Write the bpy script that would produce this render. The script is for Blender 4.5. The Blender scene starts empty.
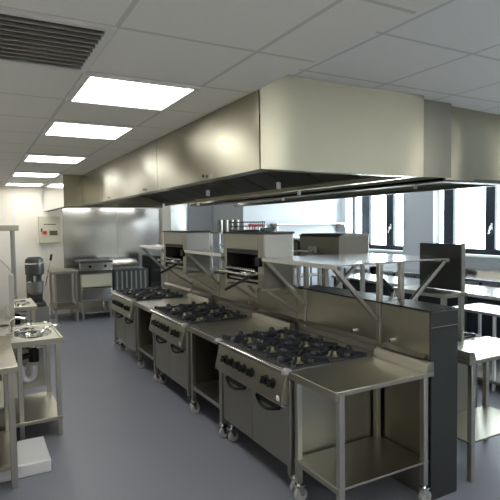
import bpy, bmesh, math, random
from mathutils import Vector, Matrix
random.seed(7)
SC = bpy.context.scene
COL = SC.collection
V = Vector

# ------------------------------------------------------------------ materials
def new_mat(name):
    m = bpy.data.materials.new(name); m.use_nodes = True
    nt = m.node_tree; b = nt.nodes['Principled BSDF']
    return m, nt, b

def plain(name, col, rough=.5, metal=0, spec=.5, coat=0):
    m, nt, b = new_mat(name)
    b.inputs['Base Color'].default_value = (*col, 1)
    b.inputs['Roughness'].default_value = rough
    b.inputs['Metallic'].default_value = metal
    b.inputs['Specular IOR Level'].default_value = spec
    b.inputs['Coat Weight'].default_value = coat
    tc = nt.nodes.new('ShaderNodeTexCoord'); n = nt.nodes.new('ShaderNodeTexNoise')
    n.inputs['Scale'].default_value = 9; n.inputs['Detail'].default_value = 4
    mr = nt.nodes.new('ShaderNodeMapRange')
    mr.inputs['To Min'].default_value = max(0, rough - .05); mr.inputs['To Max'].default_value = min(1, rough + .07)
    nt.links.new(tc.outputs['Object'], n.inputs['Vector'])
    nt.links.new(n.outputs['Fac'], mr.inputs['Value'])
    nt.links.new(mr.outputs[0], b.inputs['Roughness'])
    return m

def steel(name, col, rough, axis=2, wave=.0, brush=.012, metal=1.0, aniso=0):
    """brushed stainless steel: roughness streaks along one axis, optional soft dents"""
    m, nt, b = new_mat(name)
    b.inputs['Metallic'].default_value = metal
    b.inputs['Base Color'].default_value = (*col, 1)
    tc = nt.nodes.new('ShaderNodeTexCoord'); mp = nt.nodes.new('ShaderNodeMapping')
    s = [60, 60, 60]; s[axis] = 2
    mp.inputs['Scale'].default_value = s
    n = nt.nodes.new('ShaderNodeTexNoise'); n.inputs['Scale'].default_value = 1; n.inputs['Detail'].default_value = 3
    mr = nt.nodes.new('ShaderNodeMapRange')
    mr.inputs['To Min'].default_value = rough - brush; mr.inputs['To Max'].default_value = rough + brush
    nt.links.new(tc.outputs['Object'], mp.inputs[0]); nt.links.new(mp.outputs[0], n.inputs['Vector'])
    nt.links.new(n.outputs['Fac'], mr.inputs['Value']); nt.links.new(mr.outputs[0], b.inputs['Roughness'])
    if aniso:
        b.inputs['Anisotropic'].default_value = aniso
        tg = nt.nodes.new('ShaderNodeTangent'); tg.direction_type = 'RADIAL'; tg.axis = 'Z'
        b.inputs['Anisotropic Rotation'].default_value = .25
        nt.links.new(tg.outputs[0], b.inputs['Tangent'])
    if wave:
        n2 = nt.nodes.new('ShaderNodeTexNoise'); n2.inputs['Scale'].default_value = 1.3; n2.inputs['Detail'].default_value = 1
        bp = nt.nodes.new('ShaderNodeBump'); bp.inputs['Strength'].default_value = wave; bp.inputs['Distance'].default_value = .05
        nt.links.new(tc.outputs['Object'], n2.inputs['Vector']); nt.links.new(n2.outputs['Fac'], bp.inputs['Height'])
        nt.links.new(bp.outputs[0], b.inputs['Normal'])
    return m

def emit(name, col, s):
    m, nt, b = new_mat(name)
    b.inputs['Base Color'].default_value = (.8, .8, .8, 1)
    b.inputs['Emission Color'].default_value = (*col, 1); b.inputs['Emission Strength'].default_value = s
    return m

M = {}
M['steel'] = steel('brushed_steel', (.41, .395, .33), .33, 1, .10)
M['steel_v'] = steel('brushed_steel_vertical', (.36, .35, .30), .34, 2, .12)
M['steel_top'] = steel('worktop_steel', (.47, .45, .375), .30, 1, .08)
M['steel_mirror'] = steel('polished_steel', (.74, .74, .72), .18, 0, .10)
M['steel_hood'] = steel('hood_steel', (.43, .408, .315), .26, 2, .06, brush=.004, aniso=.97)
M['steel_satin'] = steel('satin_steel', (.74, .75, .76), .5, 0)
M['steel_infill'] = steel('infill_steel', (.33, .32, .27), .32, 2, aniso=.8)
M['under_shade'] = plain('under_table_shade', (.012, .015, .026), .5, 0, .3)  # navy tone standing in for the shade under the prep table
M['steel_dull'] = steel('dull_steel', (.34, .335, .31), .42, 2, .05)
M['steel_dark'] = steel('dark_steel', (.10, .104, .102), .42, 2, .0)
M['tube'] = steel('tube_steel', (.52, .51, .47), .30, 2)
M['chrome'] = plain('chrome', (.82, .82, .80), .12, 1)
M['iron'] = plain('cast_iron', (.026, .028, .036), .42, 0, .5)
M['hobplate'] = plain('hob_enamel', (.10, .10, .09), .35, .6)
M['brass'] = plain('brass_burner', (.60, .58, .36), .4, .7)
M['black'] = plain('black_plastic', (.008, .008, .009), .45, 0, .3)
M['rubber'] = plain('grey_rubber', (.42, .42, .42), .5)
M['white_plastic'] = plain('white_plastic', (.78, .78, .80), .35)
M['white_paint'] = plain('white_paint', (.75, .76, .78), .4)
M['cream_box'] = plain('cream_enamel', (.58, .55, .42), .4)
M['red'] = plain('red_plastic', (.55, .03, .03), .4)
M['red_sign'] = plain('red_sign', (.60, .02, .05), .45)
M['mixer'] = plain('mixer_enamel', (.09, .09, .088), .32, .55)
M['frame'] = plain('window_frame_paint', (.012, .018, .028), .5, 0, .3)
M['wall_cream'] = plain('wall_cream', (.82, .77, .68), .45)
M['wall_white'] = plain('wall_white', (.74, .77, .83), .45)
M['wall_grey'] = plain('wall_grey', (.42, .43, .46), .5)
M['tile_grid'] = plain('grid_metal', (.46, .45, .43), .5)
M['inside'] = plain('dark_inside', (.02, .018, .015), .6)
M['filter'] = plain('filter_steel', (.12, .115, .095), .45, .8)
M['screen'] = plain('display', (.10, .10, .07), .2)
M['light'] = emit('lamp_diffuser', (1, .985, .93), 5.5)
M['lampframe'] = plain('lamp_frame', (.8, .8, .78), .4)

def ceiling_mat(name, mod, x0, y0, col):
    m, nt, b = new_mat(name)
    b.inputs['Roughness'].default_value = .75
    g = nt.nodes.new('ShaderNodeNewGeometry'); sp = nt.nodes.new('ShaderNodeSeparateXYZ')
    nt.links.new(g.outputs['Position'], sp.inputs[0])
    outs = []
    for ax, off in (('X', x0), ('Y', y0)):
        a = nt.nodes.new('ShaderNodeMath'); a.operation = 'SUBTRACT'; a.inputs[1].default_value = off - .012 + 100 * mod * 0
        nt.links.new(sp.outputs[ax], a.inputs[0])
        w = nt.nodes.new('ShaderNodeMath'); w.operation = 'FLOORED_MODULO'; w.inputs[1].default_value = mod
        nt.links.new(a.outputs[0], w.inputs[0])
        c = nt.nodes.new('ShaderNodeMath'); c.operation = 'LESS_THAN'; c.inputs[1].default_value = .024
        nt.links.new(w.outputs[0], c.inputs[0]); outs.append(c)
    mx = nt.nodes.new('ShaderNodeMath'); mx.operation = 'MAXIMUM'
    nt.links.new(outs[0].outputs[0], mx.inputs[0]); nt.links.new(outs[1].outputs[0], mx.inputs[1])
    n = nt.nodes.new('ShaderNodeTexNoise'); n.inputs['Scale'].default_value = 60; n.inputs['Detail'].default_value = 4
    nt.links.new(g.outputs['Position'], n.inputs['Vector'])
    cr = nt.nodes.new('ShaderNodeMix'); cr.data_type = 'RGBA'
    cr.inputs['A'].default_value = (*[c * .93 for c in col], 1); cr.inputs['B'].default_value = (*col, 1)
    nt.links.new(n.outputs['Fac'], cr.inputs['Factor'])
    mix = nt.nodes.new('ShaderNodeMix'); mix.data_type = 'RGBA'
    mix.inputs['B'].default_value = (col[0] * .74, col[1] * .74, col[2] * .74, 1)
    nt.links.new(mx.outputs[0], mix.inputs['Factor']); nt.links.new(cr.outputs['Result'], mix.inputs['A'])
    nt.links.new(mix.outputs['Result'], b.inputs['Base Color'])
    return m
M['ceil_a'] = ceiling_mat('ceiling_tiles', .70, .58, 2.93, (.88, .87, .83))
M['ceil_b'] = ceiling_mat('ceiling_tiles_high', .70, 2.60, 2.70, (.88, .88, .88))

def floor_mat():
    m, nt, b = new_mat('vinyl_floor')
    tc = nt.nodes.new('ShaderNodeNewGeometry')
    n = nt.nodes.new('ShaderNodeTexNoise'); n.inputs['Scale'].default_value = 220; n.inputs['Detail'].default_value = 2
    n2 = nt.nodes.new('ShaderNodeTexNoise'); n2.inputs['Scale'].default_value = 1.5; n2.inputs['Detail'].default_value = 4
    cr = nt.nodes.new('ShaderNodeValToRGB')
    cr.color_ramp.elements[0].position = .3; cr.color_ramp.elements[0].color = (.18, .188, .228, 1)
    cr.color_ramp.elements[1].position = .7; cr.color_ramp.elements[1].color = (.24, .25, .295, 1)
    mr = nt.nodes.new('ShaderNodeMapRange'); mr.inputs['To Min'].default_value = .38; mr.inputs['To Max'].default_value = .5
    nt.links.new(tc.outputs['Position'], n.inputs['Vector']); nt.links.new(tc.outputs['Position'], n2.inputs['Vector'])
    nt.links.new(n.outputs['Fac'], cr.inputs[0]); nt.links.new(cr.outputs[0], b.inputs['Base Color'])
    nt.links.new(n2.outputs['Fac'], mr.inputs['Value']); nt.links.new(mr.outputs[0], b.inputs['Roughness'])
    return m
M['floor'] = floor_mat()

def glass_mat():
    m = bpy.data.materials.new('window_glass'); m.use_nodes = True; nt = m.node_tree; nt.nodes.clear()
    o = nt.nodes.new('ShaderNodeOutputMaterial'); mx = nt.nodes.new('ShaderNodeMixShader')
    t = nt.nodes.new('ShaderNodeBsdfTransparent'); g = nt.nodes.new('ShaderNodeBsdfGlossy')
    t.inputs[0].default_value = (.95, .98, .97, 1); g.inputs['Roughness'].default_value = .03
    mx.inputs[0].default_value = .05
    nt.links.new(t.outputs[0], mx.inputs[1]); nt.links.new(g.outputs[0], mx.inputs[2])
    nt.links.new(mx.outputs[0], o.inputs[0])
    return m
M['glass'] = glass_mat()

# ------------------------------------------------------------------ mesh helpers
class MB:
    def __init__(s): s.bm = bmesh.new()
    def box(s, x0, x1, y0, y1, z0, z1):
        r = bmesh.ops.create_cube(s.bm, size=1)
        for v in r['verts']:
            v.co = V((x0 + (v.co.x + .5) * (x1 - x0), y0 + (v.co.y + .5) * (y1 - y0), z0 + (v.co.z + .5) * (z1 - z0)))
        return s
    def bar(s, p, q, w, h=None, up=(0, 0, 1)):
        p, q = V(p), V(q); h = h or w; d = q - p; L = d.length; d.normalize()
        upv = V(up)
        if abs(d.dot(upv)) > .98: upv = V((1, 0, 0))
        a = d.cross(upv).normalized(); b = a.cross(d).normalized()
        r = bmesh.ops.create_cube(s.bm, size=1)
        for v in r['verts']:
            c = v.co.copy(); v.co = p + d * ((c.z + .5) * L) + a * (c.x * w) + b * (c.y * h)
        return s
    def cyl(s, p, q, r1, r2=None, seg=20):
        p, q = V(p), V(q); d = q - p; L = d.length
        r = bmesh.ops.create_cone(s.bm, cap_ends=True, cap_tris=False, segments=seg, radius1=r1, radius2=r1 if r2 is None else r2, depth=L)
        rot = V((0, 0, 1)).rotation_difference(d.normalized()).to_matrix().to_4x4()
        bmesh.ops.transform(s.bm, matrix=Matrix.Translation((p + q) / 2) @ rot, verts=r['verts'])
        return s
    def tube(s, pts, r, seg=10):
        for a, b in zip(pts, pts[1:]): s.cyl(a, b, r, seg=seg)
        for a in pts[1:-1]: s.ball(a, r)
        return s
    def ball(s, c, r, sx=1, sy=1, sz=1):
        q = bmesh.ops.create_uvsphere(s.bm, u_segments=14, v_segments=9, radius=r)
        for v in q['verts']: v.co = V((v.co.x * sx, v.co.y * sy, v.co.z * sz)) + V(c)
        return s
    def lathe(s, prof, c=(0, 0, 0), seg=28, axis='z'):
        rings = []
        for (r, h) in prof:
            ring = []
            for i in range(seg):
                t = 2 * math.pi * i / seg
                if axis == 'z': p = (c[0] + r * math.cos(t), c[1] + r * math.sin(t), c[2] + h)
                else: p = (c[0] + h, c[1] + r * math.cos(t), c[2] + r * math.sin(t))
                ring.append(s.bm.verts.new(p))
            rings.append(ring)
        for a, b in zip(rings, rings[1:]):
            for i in range(seg):
                s.bm.faces.new((a[i], a[(i + 1) % seg], b[(i + 1) % seg], b[i]))
        if prof[0][0] > 1e-5: s.bm.faces.new(rings[0][::-1])
        if prof[-1][0] > 1e-5: s.bm.faces.new(rings[-1])
        return s
    def prism(s, prof, a, b, axis='y'):
        """extrude a closed 2D outline; axis y: outline is (x,z); axis x: (y,z); axis z: (x,y)"""
        def P(u, w, t):
            return {'y': (u, t, w), 'x': (t, u, w), 'z': (u, w, t)}[axis]
        A = [s.bm.verts.new(P(u, w, a)) for u, w in prof]; B = [s.bm.verts.new(P(u, w, b)) for u, w in prof]
        n = len(prof)
        s.bm.faces.new(A); s.bm.faces.new(B[::-1])
        for i in range(n): s.bm.faces.new((A[i], B[i], B[(i + 1) % n], A[(i + 1) % n]))
        return s
    def sheet(s, o, u, v, nu, nv, bulge=0, thick=.004, fn=None):
        """a gently dished steel sheet from corner o along u and v, thickness inward along u x v"""
        o, u, v = V(o), V(u), V(v); n = u.cross(v).normalized()
        g = []
        for k in (0, 1):
            L = []
            for i in range(nu + 1):
                row = []
                for j in range(nv + 1):
                    a, b = i / nu, j / nv
                    w = fn(a, b) if fn else bulge * math.sin(math.pi * a) * (.4 + .6 * math.sin(math.pi * b))
                    row.append(s.bm.verts.new(o + u * a + v * b + n * (w - k * thick)))
                L.append(row)
            g.append(L)
        for k in (0, 1):
            for i in range(nu):
                for j in range(nv):
                    f = (g[k][i][j], g[k][i + 1][j], g[k][i + 1][j + 1], g[k][i][j + 1])
                    s.bm.faces.new(f if k == 0 else f[::-1])
        edge = [(i, 0) for i in range(nu)] + [(nu, j) for j in range(nv)] + [(i, nv) for i in range(nu, 0, -1)] + [(0, j) for j in range(nv, 0, -1)]
        for (a, b), (c, d) in zip(edge, edge[1:] + edge[:1]):
            s.bm.faces.new((g[0][a][b], g[1][a][b], g[1][c][d], g[0][c][d]))
        return s
    def build(s, name, mat, parent=None, loc=None, bevel=0, smooth=True, rotz=0):
        bmesh.ops.recalc_face_normals(s.bm, faces=s.bm.faces)
        me = bpy.data.meshes.new(name); s.bm.to_mesh(me); s.bm.free()
        me.materials.append(M[mat] if isinstance(mat, str) else mat)
        o = bpy.data.objects.new(name, me); COL.objects.link(o)
        if parent: o.parent = parent
        if loc: o.location = loc
        o.rotation_euler.z = rotz
        if smooth:
            for p in me.polygons: p.use_smooth = True
            try: me.set_sharp_from_angle(angle=math.radians(35))
            except Exception: pass
        if bevel:
            b = o.modifiers.new('edge', 'BEVEL'); b.width = bevel; b.segments = 2; b.limit_method = 'ANGLE'; b.angle_limit = math.radians(50)
        return o

def thing(name, label, cat, loc=(0, 0, 0), rotz=0, group=None):
    o = bpy.data.objects.new(name, None); COL.objects.link(o)
    o.empty_display_size = .1
    o.location = loc; o.rotation_euler = (0, 0, rotz); o['label'] = label; o['category'] = cat
    if group: o['group'] = group
    return o
def tag(o, label, cat, group=None):
    o['label'] = label; o['category'] = cat
    if group: o['group'] = group
    return o
def struct(o):
    o['kind'] = 'structure'; return o
def dup(root, loc, rotz, label, group=None):
    def rec(o, par):
        c = o.copy(); COL.objects.link(c); c.parent = par
        for ch in list(o.children): rec(ch, c)
        return c
    kids = list(root.children)
    r = root.copy(); COL.objects.link(r); r.location = loc; r.rotation_euler = (0, 0, rotz); r['label'] = label
    if group: r['group'] = group
    for ch in kids: rec(ch, r)
    return r
def bx(*a): return MB().box(*a)

# ------------------------------------------------------------------ room
XW, YB = 8.4, 11.6          # window wall, back wall
ZA, ZB = 2.757, 2.874       # low and high ceiling
XF, W, G = 1.832, 1.135, .733
Y0 = 2.31; Y1 = Y0 + .51
XS = 1.634                  # hood side
struct(bx(-.9, 9.0, -2.6, 12.1, -.1, 0).build('floor', 'floor'))
struct(bx(-.9, XS, -2.6, 12.1, ZA, ZA + .25).build('ceiling', 'ceil_a'))
struct(bx(XS, 9.0, -2.6, 12.1, ZB, ZB + .13).build('ceiling', 'ceil_b'))
struct(bx(-.9, -.8, -2.6, 12.1, 0, ZA).build('wall_left', 'wall_cream'))
struct(bx(-.8, 9.0, -2.6, -2.5, 0, ZA).build('wall_front', 'wall_cream'))
struct(bx(-.8, 5.3, YB, 12.1, 0, ZA).build('wall_back', 'wall_cream'))
struct(bx(5.3, XW + .15, 9.95, 12.1, 0, ZB).build('wall_back_right', 'wall_white'))
# window wall: openings y 7.40-9.95 (seen from 8.2) and y 3.0-7.4
w = MB()
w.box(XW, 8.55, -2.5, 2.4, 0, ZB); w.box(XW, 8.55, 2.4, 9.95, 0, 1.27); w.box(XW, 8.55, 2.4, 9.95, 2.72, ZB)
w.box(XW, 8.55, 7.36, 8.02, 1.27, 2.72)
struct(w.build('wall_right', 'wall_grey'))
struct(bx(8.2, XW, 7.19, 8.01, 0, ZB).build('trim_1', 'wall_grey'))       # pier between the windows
struct(bx(8.28, 8.45, 8.1, 9.95, 1.225, 1.27).build('trim_2', 'white_paint', bevel=.004))   # window boards
struct(bx(8.28, 8.45, 2.4, 7.185, 1.225, 1.27).build('trim_3', 'white_paint', bevel=.004))
struct(bx(5.286, 5.299, 9.98, 11.56, .9, 2.5).build('trim_4', 'wall_white'))
# cream panel joints on the back wall
for i, x in enumerate((.75, 1.28)):
    struct(bx(x, x + .03, YB - .012, YB, 0, ZA).build('trim_%d' % (5 + i), 'white_paint'))

def window(n, y0, y1, mull, handles):
    lp = bpy.data.lights.new('window_portal', 'AREA'); lp.shape = 'RECTANGLE'; lp.size = 1.3; lp.size_y = y1 - y0; lp.cycles.is_portal = True
    lo = bpy.data.objects.new('window_portal', lp); COL.objects.link(lo); lo.location = (8.6, (y0 + y1) / 2, 1.995); lo.rotation_euler = (0, math.pi / 2, 0)
    f = MB(); X0, X1 = 8.44, 8.52
    f.box(X0, X1, y0, y1, 1.27, 1.37); f.box(X0, X1, y0, y1, 2.62, 2.72)
    for (a, b) in mull: f.box(X0, X1, a, b, 1.37, 2.62)
    e = struct(f.build('window_%d' % n, 'frame', bevel=.006))
    g = bx(8.476, 8.484, y0 + .01, y1 - .01, 1.36, 2.63).build('window_glass', 'glass', e)
    for hy in handles:
        h = MB().cyl((8.44, hy, 1.80), (8.395, hy, 1.80), .016).bar((8.40, hy, 1.81), (8.385, hy + .03, 1.66), .022, .03)
        h.box(8.43, 8.444, hy - .02, hy + .02, 1.74, 1.86)
        h.build('window_handle', 'chrome', e, bevel=.003)
window(1, 8.03, 9.94, [(9.90, 9.94), (9.34, 9.62), (8.55, 8.78), (8.03, 8.07)], [8.62])
window(2, 2.42, 7.35, [(7.31, 7.35), (6.90, 7.14), (5.98, 6.18), (5.1, 5.2), (4.6, 4.8), (3.6, 3.8), (2.42, 2.5)], [6.04, 4.7])

# ------------------------------------------------------------------ ceiling lights and vent
def light(x, y, z, label, first=[None]):
    if first[0] is None:
        t = thing('ceiling_light', label, 'light', (x, y, z), 0, 'square ceiling light panels')
        f = MB(); a = .70; e = .035
        f.box(0, a, 0, e, -.018, 0).box(0, a, a - e, a, -.018, 0).box(0, e, e, a - e, -.018, 0).box(a - e, a, e, a - e, -.018, 0)
        f.build('frame', 'lampframe', t, bevel=.003)
        bx(e, a - e, e, a - e, -.012, -.003).build('diffuser', 'light', t)
        first[0] = t; return t
    return dup(first[0], (x, y, z), 0, label, 'square ceiling light panels')
LN = ['large lit ceiling panel nearest the camera, biggest in view', 'second lit ceiling panel, one tile behind the biggest one',
      'third lit ceiling panel from the camera, middle of the row', 'fourth lit ceiling panel, next to last before the back wall',
      'lit ceiling panel farthest back, close to the cream back wall']
for y, l in zip((2.93, 4.33, 6.43, 8.53, 10.63), LN): light(.58, y, ZA, l)
light(.58, .13, ZA, 'lit ceiling panel above the camera, out of view ahead of the row')
light(.58, -1.6, ZA, 'lit ceiling panel behind the camera over the aisle')
light(2.6, .6, ZB, 'lit panel in the higher ceiling over the near end of the room')
light(4.7, .6, ZB, 'lit panel in the higher ceiling nearer the windows')
light(6.2, .6, ZB, 'lit panel in the higher ceiling closest to the windows')
light(2.6, -1.5, ZB, 'lit panel in the higher ceiling at the very front of the room')
v = thing('ceiling_vent', 'grey air vent tile in the ceiling beside the biggest light', 'vent', (-.12, 2.23, ZA))
f = MB()
f.box(0, .7, 0, .04, -.012, 0).box(0, .7, .66, .7, -.012, 0).box(0, .04, .04, .66, -.012, 0).box(.66, .7, .04, .66, -.012, 0)
f.build('frame', 'lampframe', v)
f = MB()
for k in range(10): f.bar((.04, .08 + k * .06, -.008), (.66, .08 + k * .06, -.008), .004, .03, (0, .6, .8))
f.build('grille', 'tile_grid', v)
bx(.04, .66, .04, .66, -.002, 0).build('backing', 'filter', v)

# ------------------------------------------------------------------ extraction hood
HZ = 2.25
h = thing('extraction_hood', 'long brushed steel extraction hood hanging over the front row of ranges', 'hood', (XS, 2.83, HZ))
LEN = 8.75 - 2.83
ys = [0, 2.05, 3.95, LEN]
for a, b in zip(ys, ys[1:]):
    MB().sheet((0, a + .004, 0), (0, 0, ZA - HZ), (0, b - a - .008, 0), 8, 20, .0, .005,
               fn=lambda p, q: -.010 * math.sin(math.pi * q) + .006 * math.sin(math.pi * p) * math.sin(3 * math.pi * q)).build('side_panel', 'steel_hood', h)
HW = 3.10 - XS
MB().sheet((.0, 0, 0), (HW, 0, 0), (0, 0, ZB - HZ), 24, 8, 0, .005,
           fn=lambda p, q: .016 * math.cos(2 * math.pi * p)).build('end_panel', 'steel_hood', h)
f = MB()
f.box(0, .12, .006, LEN, .0, .008).box(0, .12, .006, LEN, .008, .012)
f.box(HW - .05, HW, .006, LEN, -.0, .06)
f.box(.12, HW - .05, .006, .09, 0, .05)
f.build('gutter', 'steel_hood', h)
f = MB()
for k in range(11):
    y = .12 + k * .53
    f.prism([(.14, .03), (.16, .02), (.72, .30), (.70, .32)], y, y + .5)
    f.prism([(HW - .06, .06), (HW - .08, .04), (.76, .30), (.78, .32)], y, y + .5)
f.build('grease_filters', 'filter', h)
bx(.03, HW - .02, .04, LEN, .34, .36).build('inner_lining', 'filter', h)
f = MB()
for y in (.9, 2.5, 4.1):
    f.cyl((-.012, y, .035), (0, y, .035), .012)
f.build('fixing_knob', 'steel_dark', h)
for i, (x, y) in enumerate(((.53, 2.05), (.70, .92), (HW - .05, 1.65), (HW - .05, 4.4))):
    bx(x, x + .04, y, y + .012, -.05, .01).build('hook_tag', 'white_plastic', h)
# filler and second hood
h2 = thing('extraction_hood', 'second steel hood with the bright end face, closest to the windows', 'hood', (3.52, 2.98, HZ))
MB().sheet((.0, 0, 0), (1.75, 0, 0), (0, 0, ZB - HZ), 24, 6, 0, .005,
           fn=lambda p, q: .020 * math.cos(2 * math.pi * p * 1.3)).build('end_panel', 'steel_hood', h2)
bx(0, .006, .006, 5.7, .0, ZB - HZ).build('side_panel', 'steel_hood', h2)
f = MB(); f.box(0, .14, .006, 5.7, -.012, .02).box(.14, 1.0, .006, .12, -.012, .02).box(.9, 1.0, .12, 5.7, -.012, .02)
f.build('gutter', 'steel_dark', h2)
bx(.14, .9, .12, 5.7, .05, .07).build('grease_filters', 'filter', h2)
bx(.994, 1.0, .12, 5.7, .02, ZB - HZ).build('side_panel', 'steel_hood', h2)
for y in (.35, 2.6): bx(.03, .07, y, y + .012, -.05, -.012).build('hook_tag', 'white_plastic', h2)
tag(bx(3.102, 3.518, 2.90, 2.906, HZ + .01, ZB).build('hood_infill_panel', 'steel_infill'), 'narrow dull steel infill plate between the two hoods', 'panel')
h3 = thing('extraction_hood', 'small steel hood across the far end, above the back cooking line', 'hood', (1.33, 8.78, 2.23))
bx(0, 1.7, 0, .006, 0, ZA - 2.23).build('front_panel', 'steel_hood', h3)
bx(0, .006, .006, 2.7, 0, ZA - 2.23).build('side_panel', 'steel_mirror', h3)
f = MB(); f.box(.0, 1.7, .006, .1, -.008, .0).box(0, .1, .1, 2.7, -.008, 0); f.build('gutter', 'steel_dark', h3)
bx(.1, 2.4, .1, 2.7, .2, .22).build('inner_lining', 'filter', h3)
M['tube_light'] = emit('hood_tube_glow', (1, .98, .93), 9)
for x in (.45, 1.55): MB().cyl((x, 1.5, .17), (x + .75, 1.5, .17), .03).build('tube_lamp', 'tube_light', h3)

# ------------------------------------------------------------------ cooking range
def caster(parent, x, y, top=.17, name='caster'):
    f = MB()
    f.cyl((0, 0, .118), (0, 0, top), .016).box(-.028, .028, -.03, .03, .108, .12)
    f.prism([(-.02, .11), (.02, .11), (.028, .045), (.004, .045)], -.026, -.021).prism([(-.02, .11), (.02, .11), (.028, .045), (.004, .045)], .021, .026)
    c = f.build(name, 'chrome', parent, (x, y, 0))
    MB().cyl((.012, -.018, .046), (.012, .018, .046), .046, seg=24).build('wheel', 'rubber', c, bevel=.006)
    return c

def make_range(label, group):
    t = thing('cooking_range', label, 'cooker', (XF, Y1, 0), 0, group)
    w = W - .012
    # carcass with side posts
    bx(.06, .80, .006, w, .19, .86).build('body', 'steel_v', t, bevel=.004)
    for a, b in ((.006, .045), (w - .04, w)): bx(.012, .06, a, b, .17, .86).build('front_post', 'steel_dull', t, bevel=.003)
    # hob surround and recessed hob plate
    f = MB(); f.box(.0, .055, 0, W, .872, .9).box(.70, .825, 0, W, .872, .9).box(.055, .70, 0, .03, .872, .9).box(.055, .70, W - .03, W, .872, .9)
    f.build('hob_surround', 'steel_top', t, bevel=.003)
    bx(.05, .71, .02, W - .02, .862, .876).build('hob_plate', 'hobplate', t)
    # front rail with end brackets
    f = MB().cyl((-.018, .02, .893), (-.018, w - .01, .893), .013, seg=14)
    f.build('front_rail', 'chrome', t)
    for y in (0.0, w - .035): MB().prism([(-.036, .875), (-.036, .905), (-.01, .918), (.03, .905), (.03, .87)], y, y + .04).build('rail_bracket', 'rubber', t, bevel=.004)
    # slanted control panel
    cp = MB().prism([(.0, .862), (-.045, .675), (-.045, .66), (.055, .66), (.055, .862)], .03, w - .03).build('control_panel', 'steel', t, bevel=.003)
    for k, y in enumerate((.17, .265, .48, .60, .70, .81, .92)):
        z = .775; x = -.021
        f = MB().lathe([(.036, 0), (.036, -.006), (.026, -.010), (.024, -.034), (.014, -.040), (0, -.040)], (0, 0, 0), 20, 'x')
        f.box(-.046, -.010, -.007, .007, -.026, .026)
        k2 = f.build('control_knob', 'black', t, (x, y, z)); k2.rotation_euler.y = .236
        m = MB().box(-.044, -.039, -.003, .003, .004, .018); m.build('marker', 'chrome', k2)
    bx(-.047, -.042, .05, .09, .685, .72).build('rating_label', 'white_plastic', t, bevel=.001)
    # doors
    bx(-.02, .06, .03, w - .03, .642, .656).build('drip_rail', 'chrome', t)
    half = w / 2
    for y0, y1 in ((.05, half - .003), (half + .003, w - .05)):
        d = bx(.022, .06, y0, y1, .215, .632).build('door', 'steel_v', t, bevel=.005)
        f = MB(); n = 8; pts = []
        for i in range(n + 1):
            a = i / n; pts.append((.0 + .012 - .03 * math.sin(math.pi * a), y0 + .09 + (y1 - y0 - .18) * a, .60 - .035 * math.sin(math.pi * a)))
        f.tube(pts, .012, 8); f.build('handle', 'black', d)
        f = MB(); f.prism([(y0 + .07, .615), (y1 - .07, .615), (y1 - .12, .575), (y0 + .12, .575)], .0185, .022, 'x'); f.build('handle_recess', 'inside', d)
    bx(.05, .06, .05, w - .05, .19, .214).build('kick_plate', 'steel_dark', t)
    for x, y in ((.09, .07), (.09, w - .07), (.70, .07), (.70, w - .07)): caster(t, x, y, .19)
    # burners and pan supports
    for ix in range(2):
        for iy in range(3):
            cx, cy = .21 + ix * .325, .20 + iy * .3675
            f = MB().lathe([(.075, .876), (.075, .884), (.055, .892), (.055, .876)], (cx, cy, 0), 24)
            b = f.build('burner', 'iron', t)
            MB().lathe([(.060, .890), (.062, .904), (.054, .912), (0, .914)], (cx, cy, 0), 24).build('burner_cap', 'brass', b)
            f = MB(); hx, hy = .155, .172; z = .915
            for a in (-1, 1):
                f.bar((cx - hx, cy + a * hy, z - .012), (cx + hx, cy + a * hy, z - .012), .018, .026)
                f.bar((cx + a * hx, cy - hy, z - .012), (cx + a * hx, cy + hy, z - .012), .018, .026)
            for k in range(8):
                an = math.pi / 4 * k; c, s = math.cos(an), math.sin(an)
                R = min(hx / max(abs(c), 1e-6), hy / max(abs(s), 1e-6))
                f.bar((cx + c * R, cy + s * R, z + .0), (cx + c * .05, cy + s * .05, z + .008), .016, .030)
                if k % 2 == 0:
                    f.ball((cx + c * R * .96, cy + s * R * .96, z + .012), .027, 1, 1, 1.0)
            for sx in (-1, 1):
                for sy in (-1, 1):
                    f.box(cx + sx * hx - .014, cx + sx * hx + .014, cy + sy * hy - .014, cy + sy * hy + .014, .876, .932)
            f.build('pan_support', 'iron', t)
    return t
RG = 'six burner gas ranges'
rng = make_range('six burner gas range nearest the camera, two black-handled doors below knobs', RG)
YR = [Y1, Y1 + W + G, Y1 + 2 * (W + G)]
dup(rng, (XF, YR[1], 0), 0, 'six burner gas range in the middle of the front row', RG)
dup(rng, (XF, YR[2], 0), 0, 'six burner gas range at the far end of the front row', RG)
XR2 = 3.80
dup(rng, (XR2, Y1 + W, 0), math.pi, 'gas range behind the spine wall, facing the windows', RG)

# ------------------------------------------------------------------ worktop tables of the island
def work_table(label, y, L, group, rotz=0, x=XF, name='worktop_table', mat='steel_top', wheels=True, depth=.82, upstand=True, back=True):
    t = thing(name, label, 'table', (x, y, 0), rotz, group)
    MB().prism([(0, .9), (0, .848), (.02, .848), (.02, .87), (depth, .87), (depth, .9)], .002, L - .002).build('table_top', mat, t, bevel=.003)
    for lx in (.035, depth - .08):
        for ly in (.012, L - .052):
            l = bx(lx, lx + .04, ly, ly + .04, .13 if wheels else .0, .87).build('leg', 'tube', t, bevel=.004)
            if wheels: caster(l, lx + .02, ly + .02, .14)
    MB().prism([(.03, .30), (.03, .262), (.05, .262), (.05, .285), (depth - .03, .285), (depth - .03, .30)], .014, L - .014).build('undershelf', 'steel', t, bevel=.002)
    if upstand:
        MB().prism([(depth - .075, .9), (depth - .055, .955), (depth - .02, .965), (depth - .0, .965), (depth, .9)], .002, L - .002).build('upstand', 'steel', t, bevel=.002)
    if back: bx(depth - .02, depth - .01, .06, L - .06, .31, .868).build('back_panel', 'steel_infill', t)
    return t
TG = 'steel worktop tables in the cooking island'
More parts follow.
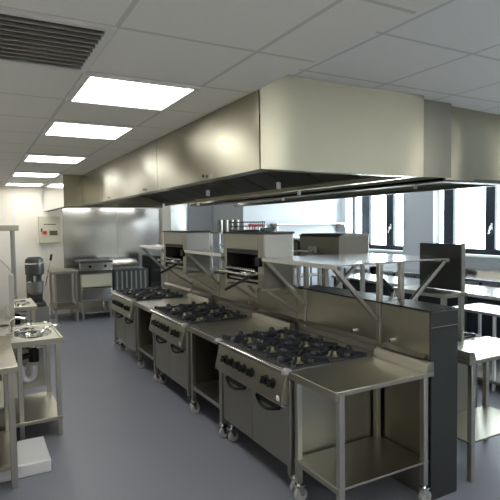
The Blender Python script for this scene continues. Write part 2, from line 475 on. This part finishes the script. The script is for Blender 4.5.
work_table('steel worktop table at the near end of the front row, beside the nearest range', Y0, Y1 - Y0, TG)
work_table('steel worktop table between the nearest and the middle range', YR[0] + W, G, TG)
work_table('steel worktop table between the middle and the far range', YR[1] + W, G, TG)
work_table('narrow steel table end beyond the far range', YR[2] + W, .16, TG, upstand=False, back=False)
work_table('steel worktop table beyond the spine end plate, on the window side', Y1 - .01, Y1 - Y0 - .05, TG, math.pi, XR2 + .08, wheels=False, back=False)

work_table('long steel worktop table under the two ovens behind the overshelf', YR[0] + W + 1.9, 1.9, TG, math.pi, XR2 + .08, wheels=False, back=False)

# ------------------------------------------------------------------ spine wall between the rows
SX0, SX1, SZ = 2.66, 2.92, 1.29
sp = thing('spine_wall', 'waist-high steel service wall running between the two rows of ranges', 'partition', (0, 0, 0))
LE = YR[2] + W + .16
bx(SX0 + .012, SX1 - .012, Y0 + .052, LE, 0, SZ - .03).build('core', 'steel_dull', sp)
bx(SX0, SX1, Y0 + .03, Y0 + .052, 0, SZ).build('end_plate', 'steel_dark', sp, bevel=.003)
bx(SX0 - .002, SX1 + .002, Y0 + .028, Y0 + .03, SZ - .105, SZ - .10).build('end_plate_joint', 'chrome', sp)
segs = [(Y0 + .053, Y1, SZ, 'steel')]
for k, y in enumerate(YR):
    segs.append((y, y + W, SZ, 'steel'))
    if k < 2: segs.append((y + W, y + W + G, SZ - .08, 'steel'))
for a, b, z, m in segs:
    MB().sheet((SX0 + .011, a + .003, .97), (0, 0, z - .10 - .97), (0, b - a - .006, 0), 4, 12, .004, .006).build('splash_panel', m, sp)
    MB().prism([(SX0 + .006, z - .098), (SX0 + .006, z - .006), (SX0 + .02, z - .0), (SX0 + .02, z - .098)], a + .003, b - .003).build('top_panel', 'steel', sp)
    if z == SZ: bx(SX0 - .004, SX1, a + .003, b - .003, z, z + .012).build('cap', 'steel_dark', sp, bevel=.002)
f = MB()
for a, b, z, m in segs:
    f.prism([(SX0 - .03, .972), (SX0 + .008, .972), (SX0 + .008, 1.0)], a + .02, b - .02)
f.build('ledge', 'steel', sp)
f = MB()
for y in (Y0 + .4, YR[0] + .3, YR[1] + .2): f.cyl((SX0 - .02, y, 1.03), (SX0 + .01, y, 1.03), .012)
f.build('stud', 'chrome', sp)

# ------------------------------------------------------------------ overshelves on the spine
def over_shelf(label, y, L, group, z=1.6, first=[None]):
    if first[0]: return dup(first[0], (0, y, 0), 0, label, group)
    t = thing('over_shelf', label, 'shelf', (0, y, 0), 0, group); first[0] = t
    MB().prism([(2.23, z), (2.23, z - .035), (2.245, z - .035), (2.245, z - .012), (3.385, z - .012), (3.385, z - .035), (3.4, z - .035), (3.4, z)], .0, L).build('shelf', 'steel_mirror', t, bevel=.002)
    for y0 in (.025, L - .06):
        for x in (2.68, 2.90):
            bx(x - .019, x + .019, y0, y0 + .038, SZ - .35 if x < 2.7 else SZ - .1, z - .012).build('post', 'tube', t, bevel=.003)
        MB().bar((2.25, y0 + .02, z - .03), (2.655, y0 + .02, 1.16), .032, .032).build('brace', 'tube', t, bevel=.003)
        MB().bar((3.38, y0 + .02, z - .03), (2.925, y0 + .02, 1.20), .032, .032).build('brace', 'tube', t, bevel=.003)
    return t
SG = 'braced steel overshelves on the spine wall'
over_shelf('nearest braced steel shelf above the island, reflecting the window', 2.81, 1.04, SG)
over_shelf('braced steel overshelf above the middle range', 4.68, 1.04, SG)
over_shelf('braced steel overshelf above the far range', 6.55, 1.04, SG)

# ------------------------------------------------------------------ salamander grills
def salamander(label, y, group, first=[None]):
    if first[0]: return dup(first[0], (2.26, y, 1.315), 0, label, group)
    t = thing('salamander_grill', label, 'grill', (2.26, y, 1.315), 0, group); first[0] = t
    L = .80; D = .32; H = .49
    f = MB(); f.box(0, D, 0, .10, 0, H).box(0, D, L - .05, L, 0, H).box(0, D, .10, L - .05, .34, H - .0)
    f.box(D - .02, D, .10, L - .05, .0, .34).box(.0, D, .10, L - .05, 0, .03)
    f.build('body', 'steel_v', t, bevel=.005)
    bx(.01, D - .01, -.005, -.0005, .01, H - .01).build('side_panel', 'steel_dull', t)  # thin plate added to darken this end, too bright from the windows
    bx(-.012, D + .01, -.01, L + .01, H, H + .02).build('top_plate', 'steel_dark', t, bevel=.004)
    MB().box(.004, D - .021, .101, L - .051, .30, .339).box(D - .03, D - .021, .101, L - .051, .03, .30).box(.004, D - .03, .101, .107, .03, .30).box(.004, D - .03, L - .057, L - .051, .03, .30).build('heating_chamber', 'inside', t)
    f = bx(-.02, D - .1, .13, L - .08, .145, .155)
    for k in range(14): f.cyl((-.02, .15 + k * .044, .165), (.24, .15 + k * .044, .165), .006, seg=8)
    f.build('grill_rack', 'chrome', t)
    MB().tube([(0, .11, .125), (-.10, .11, .125), (-.10, L - .06, .125), (0, L - .06, .125)], .014, 10).build('rack_handle', 'chrome', t)
    MB().ball((-.10, .14, .135), .028).box(-.125, -.075, .1, .2, .12, .15).build('handle_bracket', 'chrome', t, bevel=.004)
    MB().bar((-.05, .14, .11), (-.24, .30, -.02), .03, .025).build('lever', 'black', t, bevel=.004)
    k = bx(-.035, .0, .02, .10, .20, .28).build('control_knob', 'black', t, bevel=.008)
    MB().cyl((.0, .05, .14), (-.05, .05, .14), .014).build('tap', 'chrome', t)
    bx(.02, .28, .11, L - .07, .045, .065).build('drip_tray', 'steel', t)
    # wall brackets down to the spine
    for y0 in (.02, L - .06):
        MB().bar((.0, y0 + .015, -.015), (.385, y0 + .015, -.015), .03, .028).bar((.04, y0 + .015, -.02), (.378, y0 + .015, -.24), .028, .028).build('wall_bracket', 'tube', t, bevel=.003)
    return t
GG = 'salamander grills on the spine wall'
salamander('steel salamander grill with an open black mouth, larger of the two in view', 3.87, GG)
salamander('smaller-looking far salamander grill near the pale wall column', 5.74, GG)

# ------------------------------------------------------------------ appliances standing on row 2 (seen over the spine)
def oven_box(label, x, y, L, z, H, name='worktop_oven'):
    t = thing(name, label, 'oven', (x, y, z), 0, 'steel ovens behind the overshelf')
    MB().box(0, .42, 0, L, 0, H).build('casing', 'steel_infill', t, bevel=.006)
    MB().prism([(-.012, H), (.04, H + .028), (.42, H + .028), (.432, H)], -.01, L + .01).build('lid', 'steel_dull', t, bevel=.003)
    bx(-.004, 0, .02, L - .02, .03, .05).build('seam_strip', 'steel_dull', t)
    bx(-.004, 0, L - .34, L - .18, .10, .17).build('label_plate', 'white_plastic', t)
    for ly in (.03, L - .07):
        for lx in (.03, .35): bx(lx, lx + .04, ly, ly + .04, .902 - z, 0).build('leg', 'tube', t)
    return t
oven_box('taller steel oven on legs behind the nearest overshelf', 3.45, 4.29, .75, 1.46, .29)
oven_box('lower steel oven on legs, left of the taller one behind the overshelf', 3.45, 5.09, .69, 1.46, .21)
t = thing('steel_screen', 'dark square steel screen standing up beside the window', 'screen', (3.5, 2.78, 1.28))
bx(0, .035, 0, .44, .04, .43).build('plate', 'steel_dark', t, bevel=.004)
bx(-.003, .038, -.010, .0, .0, .44).build('edge_strip', 'steel_dull', t)
MB().box(-.22, .06, -.02, .56, .0, .035).build('shelf', 'steel', t, bevel=.003)
for lx, ly in ((-.2, 0), (.01, 0), (-.2, .5), (.01, .5)): bx(lx, lx + .035, ly, ly + .035, -.378 if ly < .1 else -.325, 0).build('leg', 'tube', t)
# gas valve lever with a ball grip behind the spine
t = thing('valve_lever', 'black T-headed lever poking up behind the nearest overshelf', 'lever', (3.08, 3.12, .955))
MB().cyl((0, 0, -.01), (0, 0, .36), .012).build('stem', 'chrome', t)
MB().bar((0, 0, .36), (-.12, .08, .53), .03, .03).ball((-.13, .09, .54), .035).bar((-.15, .03, .54), (-.11, .15, .55), .03, .03).build('grip', 'black', t, bevel=.004)
# pots on the range behind the spine
for k, (x, y, r, hh) in enumerate(((3.38, 3.47, .10, .2), (3.42, 3.80, .12, .22))):
    t = thing('stock_pot', ['smaller steel pot on the range behind the spine wall', 'wider steel pot on the range behind the spine wall'][k], 'pot', (x, y, .962))
    MB().lathe([(r * .95, 0), (r, .01), (r, hh), (r + .006, hh + .004), (r - .004, hh + .004), (r - .004, .012), (0, .012)]).build('bowl', 'steel_dull', t)
    for s in (-1, 1): MB().tube([(-.04, s * r, hh - .04), (-.04, s * (r + .035), hh - .04), (.04, s * (r + .035), hh - .04), (.04, s * r, hh - .04)], .006, 8).build('handle', 'chrome', t)

# ------------------------------------------------------------------ window side tables
def plain_table(name, label, x0, x1, y0, y1, z, top='steel_top', leg='tube', shelf=.25, th=.045, legw=.04, ups=None, shade=False, xl=None, nleg=2, group=None):
    t = thing(name, label, 'table', (x0, y0, 0), 0, group)
    MB().box(0, x1 - x0, 0, y1 - y0, z - th, z).build('table_top', top, t, bevel=.004)
    for lx in (.03, x1 - x0 - .03 - legw):
        for k in range(nleg):
            ly = .03 + (y1 - y0 - .06 - legw) * k / (nleg - 1)
            bx(lx, lx + legw, ly, ly + legw, 0, z - th).build('leg', leg, t, bevel=.004)
    if shelf: bx(.02, x1 - x0 - .02, .02, y1 - y0 - .02, shelf - .03, shelf).build('undershelf', top, t, bevel=.003)
    if shade: bx(.06, x1 - x0 - .06, .08, y1 - y0 - .08, shelf + .002, z - th - .03).build('shade_block', 'under_shade', t, bevel=.004)  # dark block added to paint the gloom below the table top
    if ups: bx(x1 - x0 - .02, x1 - x0, 0, y1 - y0, z, z + ups).build('upstand', top, t)
    return t
plain_table('prep_table', 'long shiny steel table in front of the windows, dark underneath', 6.0, 6.85, 3.2, 7.7, .9, 'steel_mirror', 'steel_dark', .15, nleg=4, shade=True)
plain_table('wall_bench', 'steel bench against the wall below the window', 7.55, 8.27, 2.9, 9.3, .9, 'steel_mirror', 'steel_dark', .3, ups=.10, nleg=5)
plain_table('white_trolley', 'low white framed trolley between the cooking island and the window tables', 4.98, 5.5, 3.0, 4.1, .88, 'steel_dull', 'white_paint', .12, .03, .03, nleg=3)
t = thing('bench_tap', 'thin curved taps on the bench below the window', 'tap', (8.1, 6.45, .9))
MB().tube([(0, 0, 0), (0, 0, .26), (-.05, .02, .30), (-.16, .05, .26), (-.2, .06, .2)], .012, 8).build('spout', 'chrome', t)
MB().box(-.03, .03, -.12, .12, .0, .05).cyl((0, -.09, .05), (0, -.09, .1), .02).cyl((0, .09, .05), (0, .09, .1), .02).build('tap_body', 'steel_dark', t)

# dark shelving behind, seen through the island
t = thing('storage_rack', 'dark storage rack with folded trays standing beyond the cooking island', 'rack', (5.7, 8.9, 0))
for x in (0, 1.0):
    for y in (0, .45): bx(x, x + .03, y, y + .03, 0, 1.55).build('post', 'steel_dark', t)
for z in (.2, .75, 1.15): bx(0, 1.03, 0, .48, z, z + .03).build('shelf', 'steel_dull', t)

# ------------------------------------------------------------------ back wall items (right part)
t = thing('wall_shelf', 'long grey shelf on the white back wall', 'shelf', (6.0, 9.65, 1.88))
bx(0, 2.0, 0, .3, 0, .03).build('board', 'steel', t)
for x in (.05, 1.9): MB().prism([(0.05, 0), (.298, 0), (.298, -.2)], x, x + .03, 'x').build('bracket', 'tube', t)
t = thing('red_sign', 'small red notice on the white back wall', 'sign', (5.42, 9.94, 1.72))
bx(0, .40, 0, .008, 0, .19).build('plate', 'red_sign', t, bevel=.002)
f = MB()
for k, (a, b) in enumerate(((.03, .10), (.13, .155), (.18, .24), (.27, .36))): f.box(a, b, -.003, 0, .05, .13)
f.build('lettering', 'white_plastic', t)
t = thing('wall_column', 'narrow pale pipe casing in the corner beside the window', 'column', (8.05, 9.75, 0))
bx(0, .16, 0, .195, .0, ZB - .002).build('casing', 'wall_white', t)
bx(-.06, .2, -.02, -.001, 1.80, 1.86).build('bracket', 'white_paint', t)

# ------------------------------------------------------------------ far end: splash panels, cooking line
t = thing('splashback_sheet', 'big bright reflecting steel splashback on the back wall', 'splashback', (1.72, YB - .0065, .9))
MB().sheet((0, .0, 0), (1.17, 0, 0), (0, 0, 1.4), 14, 14, .012, .006).build('sheet', 'steel_mirror', t)
MB().sheet((1.175, .0, 0), (1.04, 0, 0), (0, 0, 1.4), 14, 14, .012, .006).build('sheet', 'steel_mirror', t)
tag(bx(3.94, 4.14, YB - .12, YB - .001, 0, ZA - .01).build('wall_column', 'wall_cream', bevel=.005), 'beige tiled column on the back wall right of the splashback', 'column')
struct(bx(4.18, 4.62, YB - .03, YB - .002, 1.66, 2.5).build('trim_8', 'steel_mirror', bevel=.003))
struct(bx(4.64, 5.28, YB - .03, YB - .002, .9, 2.5).build('trim_9', 'wall_white', bevel=.003))

YL = 10.45
t = thing('back_table', 'open steel table on the back wall left of the steel range', 'table', (1.32, YL, 0))
bx(0, .50, 0, .75, .97, 1.02).build('table_top', 'steel_top', t, bevel=.004)
for x, y in ((0.04, .02), (.44, .02), (.04, .69), (.44, .69)): bx(x, x + .04, y, y + .04, 0, .97).build('leg', 'tube', t)
bx(.02, .48, .02, .73, .26, .30).build('undershelf', 'steel', t)
bx(.12, .46, .66, .68, .32, .95).build('back_panel', 'steel_dull', t)
t = thing('back_range', 'bright steel range with two knobs at the back wall', 'cooker', (1.86, YL, 0))
bx(0, .64, .06, .8, .36, .94).build('body', 'steel', t, bevel=.004)
bx(0, .64, .0, .8, .945, 1.0).build('hob_top', 'steel_dark', t)
bx(0, .64, .03, .10, 1.0, 1.16).build('control_panel', 'steel_mirror', t, bevel=.003)
bx(-.01, .65, .0, .75, 1.16, 1.20).build('top_ledge', 'steel_dark', t)
for x in (.19, .50): MB().cyl((x, .03, 1.085), (x, -.01, 1.085), .026).build('control_knob', 'black', t)
bx(.02, .62, .035, .06, .67, .925).build('door', 'cream_box', t, bevel=.004)
f = MB().tube([(.06, .035, .655), (.06, .0, .655), (.58, .0, .655), (.58, .035, .655)], .010, 8); f.build('door_handle', 'steel_dark', t)
bx(.02, .62, .03, .06, .42, .63).build('drawer', 'steel_mirror', t, bevel=.004)
for x, y in ((0.02, .06), (.58, .06), (.02, .74), (.58, .74)): bx(x, x + .04, y, y + .04, 0, .36).build('leg', 'tube', t)
bx(.02, .62, .08, .76, .12, .15).build('undershelf', 'steel_mirror', t)
t = thing('fryer', 'dark ribbed fryer unit with a bright sloping lid beside the back range', 'fryer', (2.53, YL, 0))
bx(0, .74, .04, .78, .30, .98).build('body', 'steel_dark', t, bevel=.004)
f = MB()
for k in range(7): f.box(.05 + k * .1, .08 + k * .1, .028, .04, .55, .95)
f.build('rib_grille', 'steel_dull', t)
MB().prism([(.04, .98), (.0, 1.03), (.34, 1.17), (.78, 1.17), (.78, .98)], 0, .56, 'x').build('lid', 'steel_mirror', t, bevel=.003)
for x, y in ((0.02, .06), (.68, .06), (.02, .72), (.68, .72)): bx(x, x + .04, y, y + .04, 0, .30).build('leg', 'tube', t)
bx(.0, .74, .06, .76, .10, .13).build('undershelf', 'steel_mirror', t)
t = thing('black_cabinet', 'narrow black unit between the fryer and the island', 'cabinet', (3.30, YL, 0))
bx(0, .24, .02, .6, .0, 1.24).build('body', 'inside', t, bevel=.006)
bx(.02, .22, .0, .02, .70, 1.18).build('door', 'black', t, bevel=.003)

# shelves and pots beyond the island (px 183-212)
t = thing('pot_rack', 'open steel rack holding upright pans by the bright steel wall', 'rack', (4.35, 9.2, 0))
for x in (0, .62):
    for y in (0, .4): bx(x, x + .03, y, y + .03, 0, 1.75).build('post', 'tube', t)
for z in (.3, .9, 1.35, 1.72): bx(0, .65, 0, .43, z, z + .025).build('shelf', 'steel', t)
for k in range(4):
    o = MB().lathe([(.058, 0), (.06, .01), (.06, .25), (.056, .25), (.056, .015), (0, .015)], (0, 0, 0), 20).build('tall_tin', 'steel_dull', None, (4.45 + k * .125, 9.36, 1.746))
    tag(o, ['tall steel tin at the left end of the pot rack', 'second tall steel tin on the pot rack', 'third tall steel tin on the pot rack', 'tall steel tin at the right end of the pot rack'][k], 'tin', 'tall tins on the pot rack')
t = thing('baking_rack', 'tall dark trolley of trays left of the larger salamander grill', 'rack', (5.02, 8.75, 0))
for x in (0, .42):
    for y in (0, .5): bx(x, x + .03, y, y + .03, .12, 1.85).build('post', 'tube', t)
f = MB()
for k in range(13): f.box(.03, .42, .01, .52, .25 + k * .12, .262 + k * .12)
f.build('trays', 'steel_dark', t)
bx(.06, .39, .05, .06, .8, 1.83).build('back_sheet', 'frame', t)
for x, y in ((.015, .015), (.435, .015), (.015, .515), (.435, .515)): caster(t, x, y, .13)
# wire basket on top of the larger salamander
t = thing('wire_basket', 'dark wire basket on top of the larger salamander grill', 'basket', (2.30, 4.32, 1.828))
f = MB()
for z in (0.006, .05, .09):
    f.tube([(0, 0, z), (0, .30, z), (.24, .30, z), (.24, 0, z), (0, 0, z)], .006, 6)
for k in range(8): f.cyl((0, k * .3 / 7, 0), (0, k * .3 / 7, .09), .004, seg=6).cyl((.24, k * .3 / 7, 0), (.24, k * .3 / 7, .09), .004, seg=6).cyl((0, k * .3 / 7, .006), (.24, k * .3 / 7, .006), .004, seg=6)
f.build('wire_cage', 'steel_dark', t)

# ------------------------------------------------------------------ control box, mixer
t = thing('control_box', 'cream electrical control box with red knob on the back wall', 'box', (1.22, YB - .20, 1.56))
bx(0, .42, 0, .20, 0, .56).build('casing', 'cream_box', t, bevel=.008)
bx(.09, .34, -.004, 0, .385, .40).build('name_strip', 'black', t)
MB().cyl((.11, 0, .22), (.11, -.03, .22), .04).build('knob', 'red', t)
MB().box(.035, .06, -.012, 0, .24, .31).build('switch', 'black', t)
f = bx(.20, .36, -.006, 0, .16, .26); f.build('display_frame', 'steel_dark', t); bx(.215, .345, -.008, -.006, .175, .245).build('display', 'screen', t)

t = thing('planetary_mixer', 'grey floor mixer with a domed head and side lever', 'mixer', (.93, 9.6, .55))
f = MB().lathe([(.12, .50), (.155, .52), (.158, .62), (.158, .72), (.145, .79), (.10, .825), (0, .83)], (0, 0, 0), 28)
f.build('head', 'mixer', t)
MB().lathe([(.164, .70), (.164, .72), (.156, .725), (.156, .695)], (0, 0, 0), 28).build('band', 'chrome', t)
bx(-.13, .13, .06, .20, .02, .56).build('column', 'mixer', t, bevel=.03)
MB().lathe([(.08, .16), (.12, .20), (.135, .30), (.14, .38), (.146, .385), (.135, .39), (.125, .30), (.0, .2)], (0, -.06, 0), 28).build('mixing_bowl', 'steel_dull', t)
MB().cyl((0, -.06, .36), (0, -.06, .53), .03).build('beater', 'chrome', t)
MB().prism([(-.15, -.20), (.15, -.20), (.15, .22), (-.15, .22)], -.04, .03, 'z').build('base', 'mixer', t, bevel=.012)
l = MB().bar((.17, 0, .30), (.27, -.02, .78), .018, .018).build('lever', 'chrome', t)
MB().cyl((.265, -.02, .75), (.285, -.024, .86), .02, seg=12).build('lever_grip', 'black', l)
t = thing('mixer_stand', 'low dark cabinet the floor mixer stands on', 'stand', (.93, 9.6, 0))
bx(-.19, .19, -.24, .26, .03, .508).build('body', 'steel_dull', t, bevel=.004)
bx(-.17, .17, -.20, .22, 0, .03).build('plinth', 'black', t)

# ------------------------------------------------------------------ left side: sinks, screen, rack, near bench
def sink_bench(label, y, L, group, first=[None]):
    if first[0]: return dup(first[0], (-.10, y, 0), 0, label, group)
    t = thing('sink_bench', label, 'sink', (-.10, y, 0), 0, group); first[0] = t
    Wd = .78; cx, cy, R = .56, .42, .17
    # top with an oval bowl cut in
    m = MB(); bm = m.bm; seg = 40; inner = []; outer = []
    for i in range(seg):
        a = 2 * math.pi * i / seg; c, s = math.cos(a), math.sin(a)
        inner.append(bm.verts.new((cx + .17 * c, cy + .27 * s, .893)))
        k = min((Wd - .02 - cx) / c if c > 1e-6 else 9, (cx - .34) / -c if c < -1e-6 else 9, (L - .02 - cy) / s if s > 1e-6 else 9, (cy - .02) / -s if s < -1e-6 else 9)
        outer.append(bm.verts.new((cx + k * c, cy + k * s, .893)))
    for i in range(seg): bm.faces.new((inner[i], inner[(i + 1) % seg], outer[(i + 1) % seg], outer[i]))
    m.box(.0, .34, .0, L, .86, .893)
    m.box(0, Wd, 0, .02, .852, .9).box(0, Wd, L - .02, L, .852, .9).box(Wd - .02, Wd, .02, L - .02, .852, .9)
    m.build('sink_top', 'steel_top', t)
    m = MB(); bm = m.bm; rings = []
    for (k, z) in ((1.0, .893), (.98, .88), (.9, .80), (.7, .765), (.12, .755)):
        rings.append([bm.verts.new((cx + .17 * k * math.cos(2 * math.pi * i / seg), cy + .27 * k * math.sin(2 * math.pi * i / seg), z)) for i in range(seg)])
    for a, b in zip(rings, rings[1:]):
        for i in range(seg): bm.faces.new((a[i], a[(i + 1) % seg], b[(i + 1) % seg], b[i]))
    bm.faces.new(rings[-1]); m.build('bowl', 'chrome', t)
    for lx in (.40, Wd - .065):
        for ly in (.03, L - .07): bx(lx, lx + .04, ly, ly + .04, 0, .86).build('leg', 'tube', t, bevel=.004)
    for ly in (.03, L - .07): bx(.02, .06, ly, ly + .04, 0, .86).build('leg', 'tube', t, bevel=.004)
    bx(.02, Wd - .02, .02, L - .02, .145, .18).build('undershelf', 'steel_top', t, bevel=.003)
    bx(.02, .70, L - .035, L - .025, .25, .84).build('back_panel', 'steel_dull', t)
    # white trap with black collar
    p = MB().cyl((cx, cy - .1, .66), (cx, cy - .1, .60), .034)
    pts = [(cx, cy - .1, .61)] + [(cx - .055 + .055 * math.cos(a), cy - .1, .53 - .06 * math.sin(a)) for a in [math.pi * k / 8 for k in range(9)]] + [(cx - .11, cy - .1, .60), (cx - .2, cy - .1, .62)]
    tr = MB().tube(pts, .03, 14).build('waste_trap', 'white_plastic', t)
    MB().cyl((cx, cy - .1, .64), (cx, cy - .1, .775), .045).build('trap_collar', 'black', tr)
    MB().tube([(cx, cy - .1, .70), (cx - .08, cy - .12, .70), (cx - .18, cy - .14, .67), (cx - .34, cy - .12, .64), (cx - .5, cy, .6)], .026, 12).build('waste_hose', 'black', tr)
    MB().tube([(cx - .06, cy + .05, .56), (cx - .28, cy + .05, .58), (cx - .28, cy + .05, .2)], .03, 12).build('waste_pipe', 'white_plastic', tr)
    # tap
    tp = MB().box(.36, .40, cy - .1, cy + .1, .9, .93).tube([(.38, cy, .93), (.38, cy, 1.02), (.42, cy, 1.05), (.50, cy, 1.03), (.51, cy, .99)], .012, 8)
    tp.cyl((.38, cy - .08, .93), (.38, cy - .08, .975), .014).cyl((.38, cy + .08, .93), (.38, cy + .08, .975), .014)
    tp.build('tap', 'chrome', t)
    return t
LG = 'steel sink benches along the left wall'
sink_bench('nearer steel sink bench with an oval bowl and white waste trap', 4.76, .84, LG)
sink_bench('farther steel sink bench in front of the floor mixer', 6.85, .82, LG)
# steel utensils lying in the near bowl rim (dark and bright jumble)
US = 'steel utensils lying across the sink bowls'
for j, (yy, n) in enumerate(((4.76, 9), (6.85, 4))):
    for k in range(n):
        a = random.uniform(-.5, .5) + (0 if k % 2 else 1.3); x = .46 + random.uniform(-.12, .14); y = yy + .42 + random.uniform(-.2, .2)
        L = .13; dx, dy = math.cos(a) * L, math.sin(a) * L
        z = .905 + .0075 * k
        f = MB().bar((-dx, -dy, 0), (dx * .5, dy * .5, .006), .016, .006).ball((dx * .75, dy * .75, .006), .035, 1, .8, .3)
        o = f.build('ladle', 'chrome' if k % 3 else 'steel_dark', None, (x, y, z))
        tag(o, ['steel utensil in the jumble across the nearer sink bowl', 'steel utensil in the jumble across the farther sink bowl'][j], 'utensil', [US + ' (near)', US + ' (far)'][j])
t = thing('splash_screen', 'tall pale steel splash screen between the sink benches', 'screen', (-.1, 5.66, 0))
MB().prism([(0, .0), (.43, .0), (.43, 1.45), (.30, 1.62), (0, 1.66)], 0, .04).build('sheet', 'steel_mirror', t, bevel=.004)
bx(.40, .445, -.02, .06, 0, 1.42).build('edge_post', 'tube', t, bevel=.004)
bx(.28, .32, .045, .07, 0, 1.55).build('stiffener', 'steel_dull', t)
t = thing('wall_rack', 'steel shelf on a tall post above the farther sink bench', 'shelf', (-.3, 7.80, 0))
bx(0, .87, 0, .5, 1.85, 1.93).build('shelf', 'steel', t, bevel=.006)
for x, y in ((.78, .03), (.78, .43), (.02, .03), (.02, .43)): bx(x, x + .035, y, y + .035, 0, 1.85).build('post', 'steel_dull', t)
bx(.02, .82, .02, .46, .9, .93).build('shelf', 'steel', t)
t = thing('corner_bench', 'pale steel bench corner at the left edge, nearest to the camera', 'table', (-.75, 3.94, 0))
bx(0, 1.0, 0, .80, .855, .9).build('table_top', 'steel_top', t, bevel=.004)
bx(0, .90, .03, .5, .62, .80).build('drawer_box', 'cream_box', t, bevel=.003)
for x, y in ((.93, .02), (.93, .72), (.04, .02), (.04, .72)): bx(x, x + .045, y, y + .045, 0, .856).build('leg', 'tube', t, bevel=.004)
bx(0, 1.0, .78, .80, .9, .98).build('upstand', 'steel_top', t)
bx(.02, .97, .03, .76, .14, .17).build('undershelf', 'steel_top', t)
tag(bx(.02, .47, 4.10, 4.60, .0, .10).build('floor_tray', 'white_paint', bevel=.01), 'low pale tray on the floor in front of the nearer sink bench', 'tray')

# ------------------------------------------------------------------ world, camera
wd = bpy.data.worlds.new('daylight'); SC.world = wd; wd.use_nodes = True
bg = wd.node_tree.nodes['Background']; bg.inputs[0].default_value = (.88, .95, 1, 1); bg.inputs[1].default_value = 11

f_, yaw, pitch, roll, hc = 503.85, .502, .0505, -.0133, 1.8936
fw = V((math.sin(yaw) * math.cos(pitch), math.cos(yaw) * math.cos(pitch), -math.sin(pitch)))
r0 = V((math.cos(yaw), -math.sin(yaw), 0)); u0 = r0.cross(fw)
c, s = math.cos(roll), math.sin(roll)
rt = c * r0 + s * u0; up = -s * r0 + c * u0
cam = bpy.data.cameras.new('camera'); co = bpy.data.objects.new('camera', cam); COL.objects.link(co)
cam.sensor_width = 36; cam.lens = f_ / 500 * 36; cam.clip_start = .05
m = Matrix((rt, up, -fw)).transposed().to_4x4(); m.translation = V((0, 0, hc))
co.matrix_world = m
SC.camera = co
SC.view_settings.view_transform = 'Standard'; SC.view_settings.look = 'None'
SC.view_settings.gamma = 1; SC.view_settings.use_curve_mapping = False
SC.view_settings.exposure = 0.98
SC.cycles.max_bounces = 10; SC.cycles.use_denoising = True
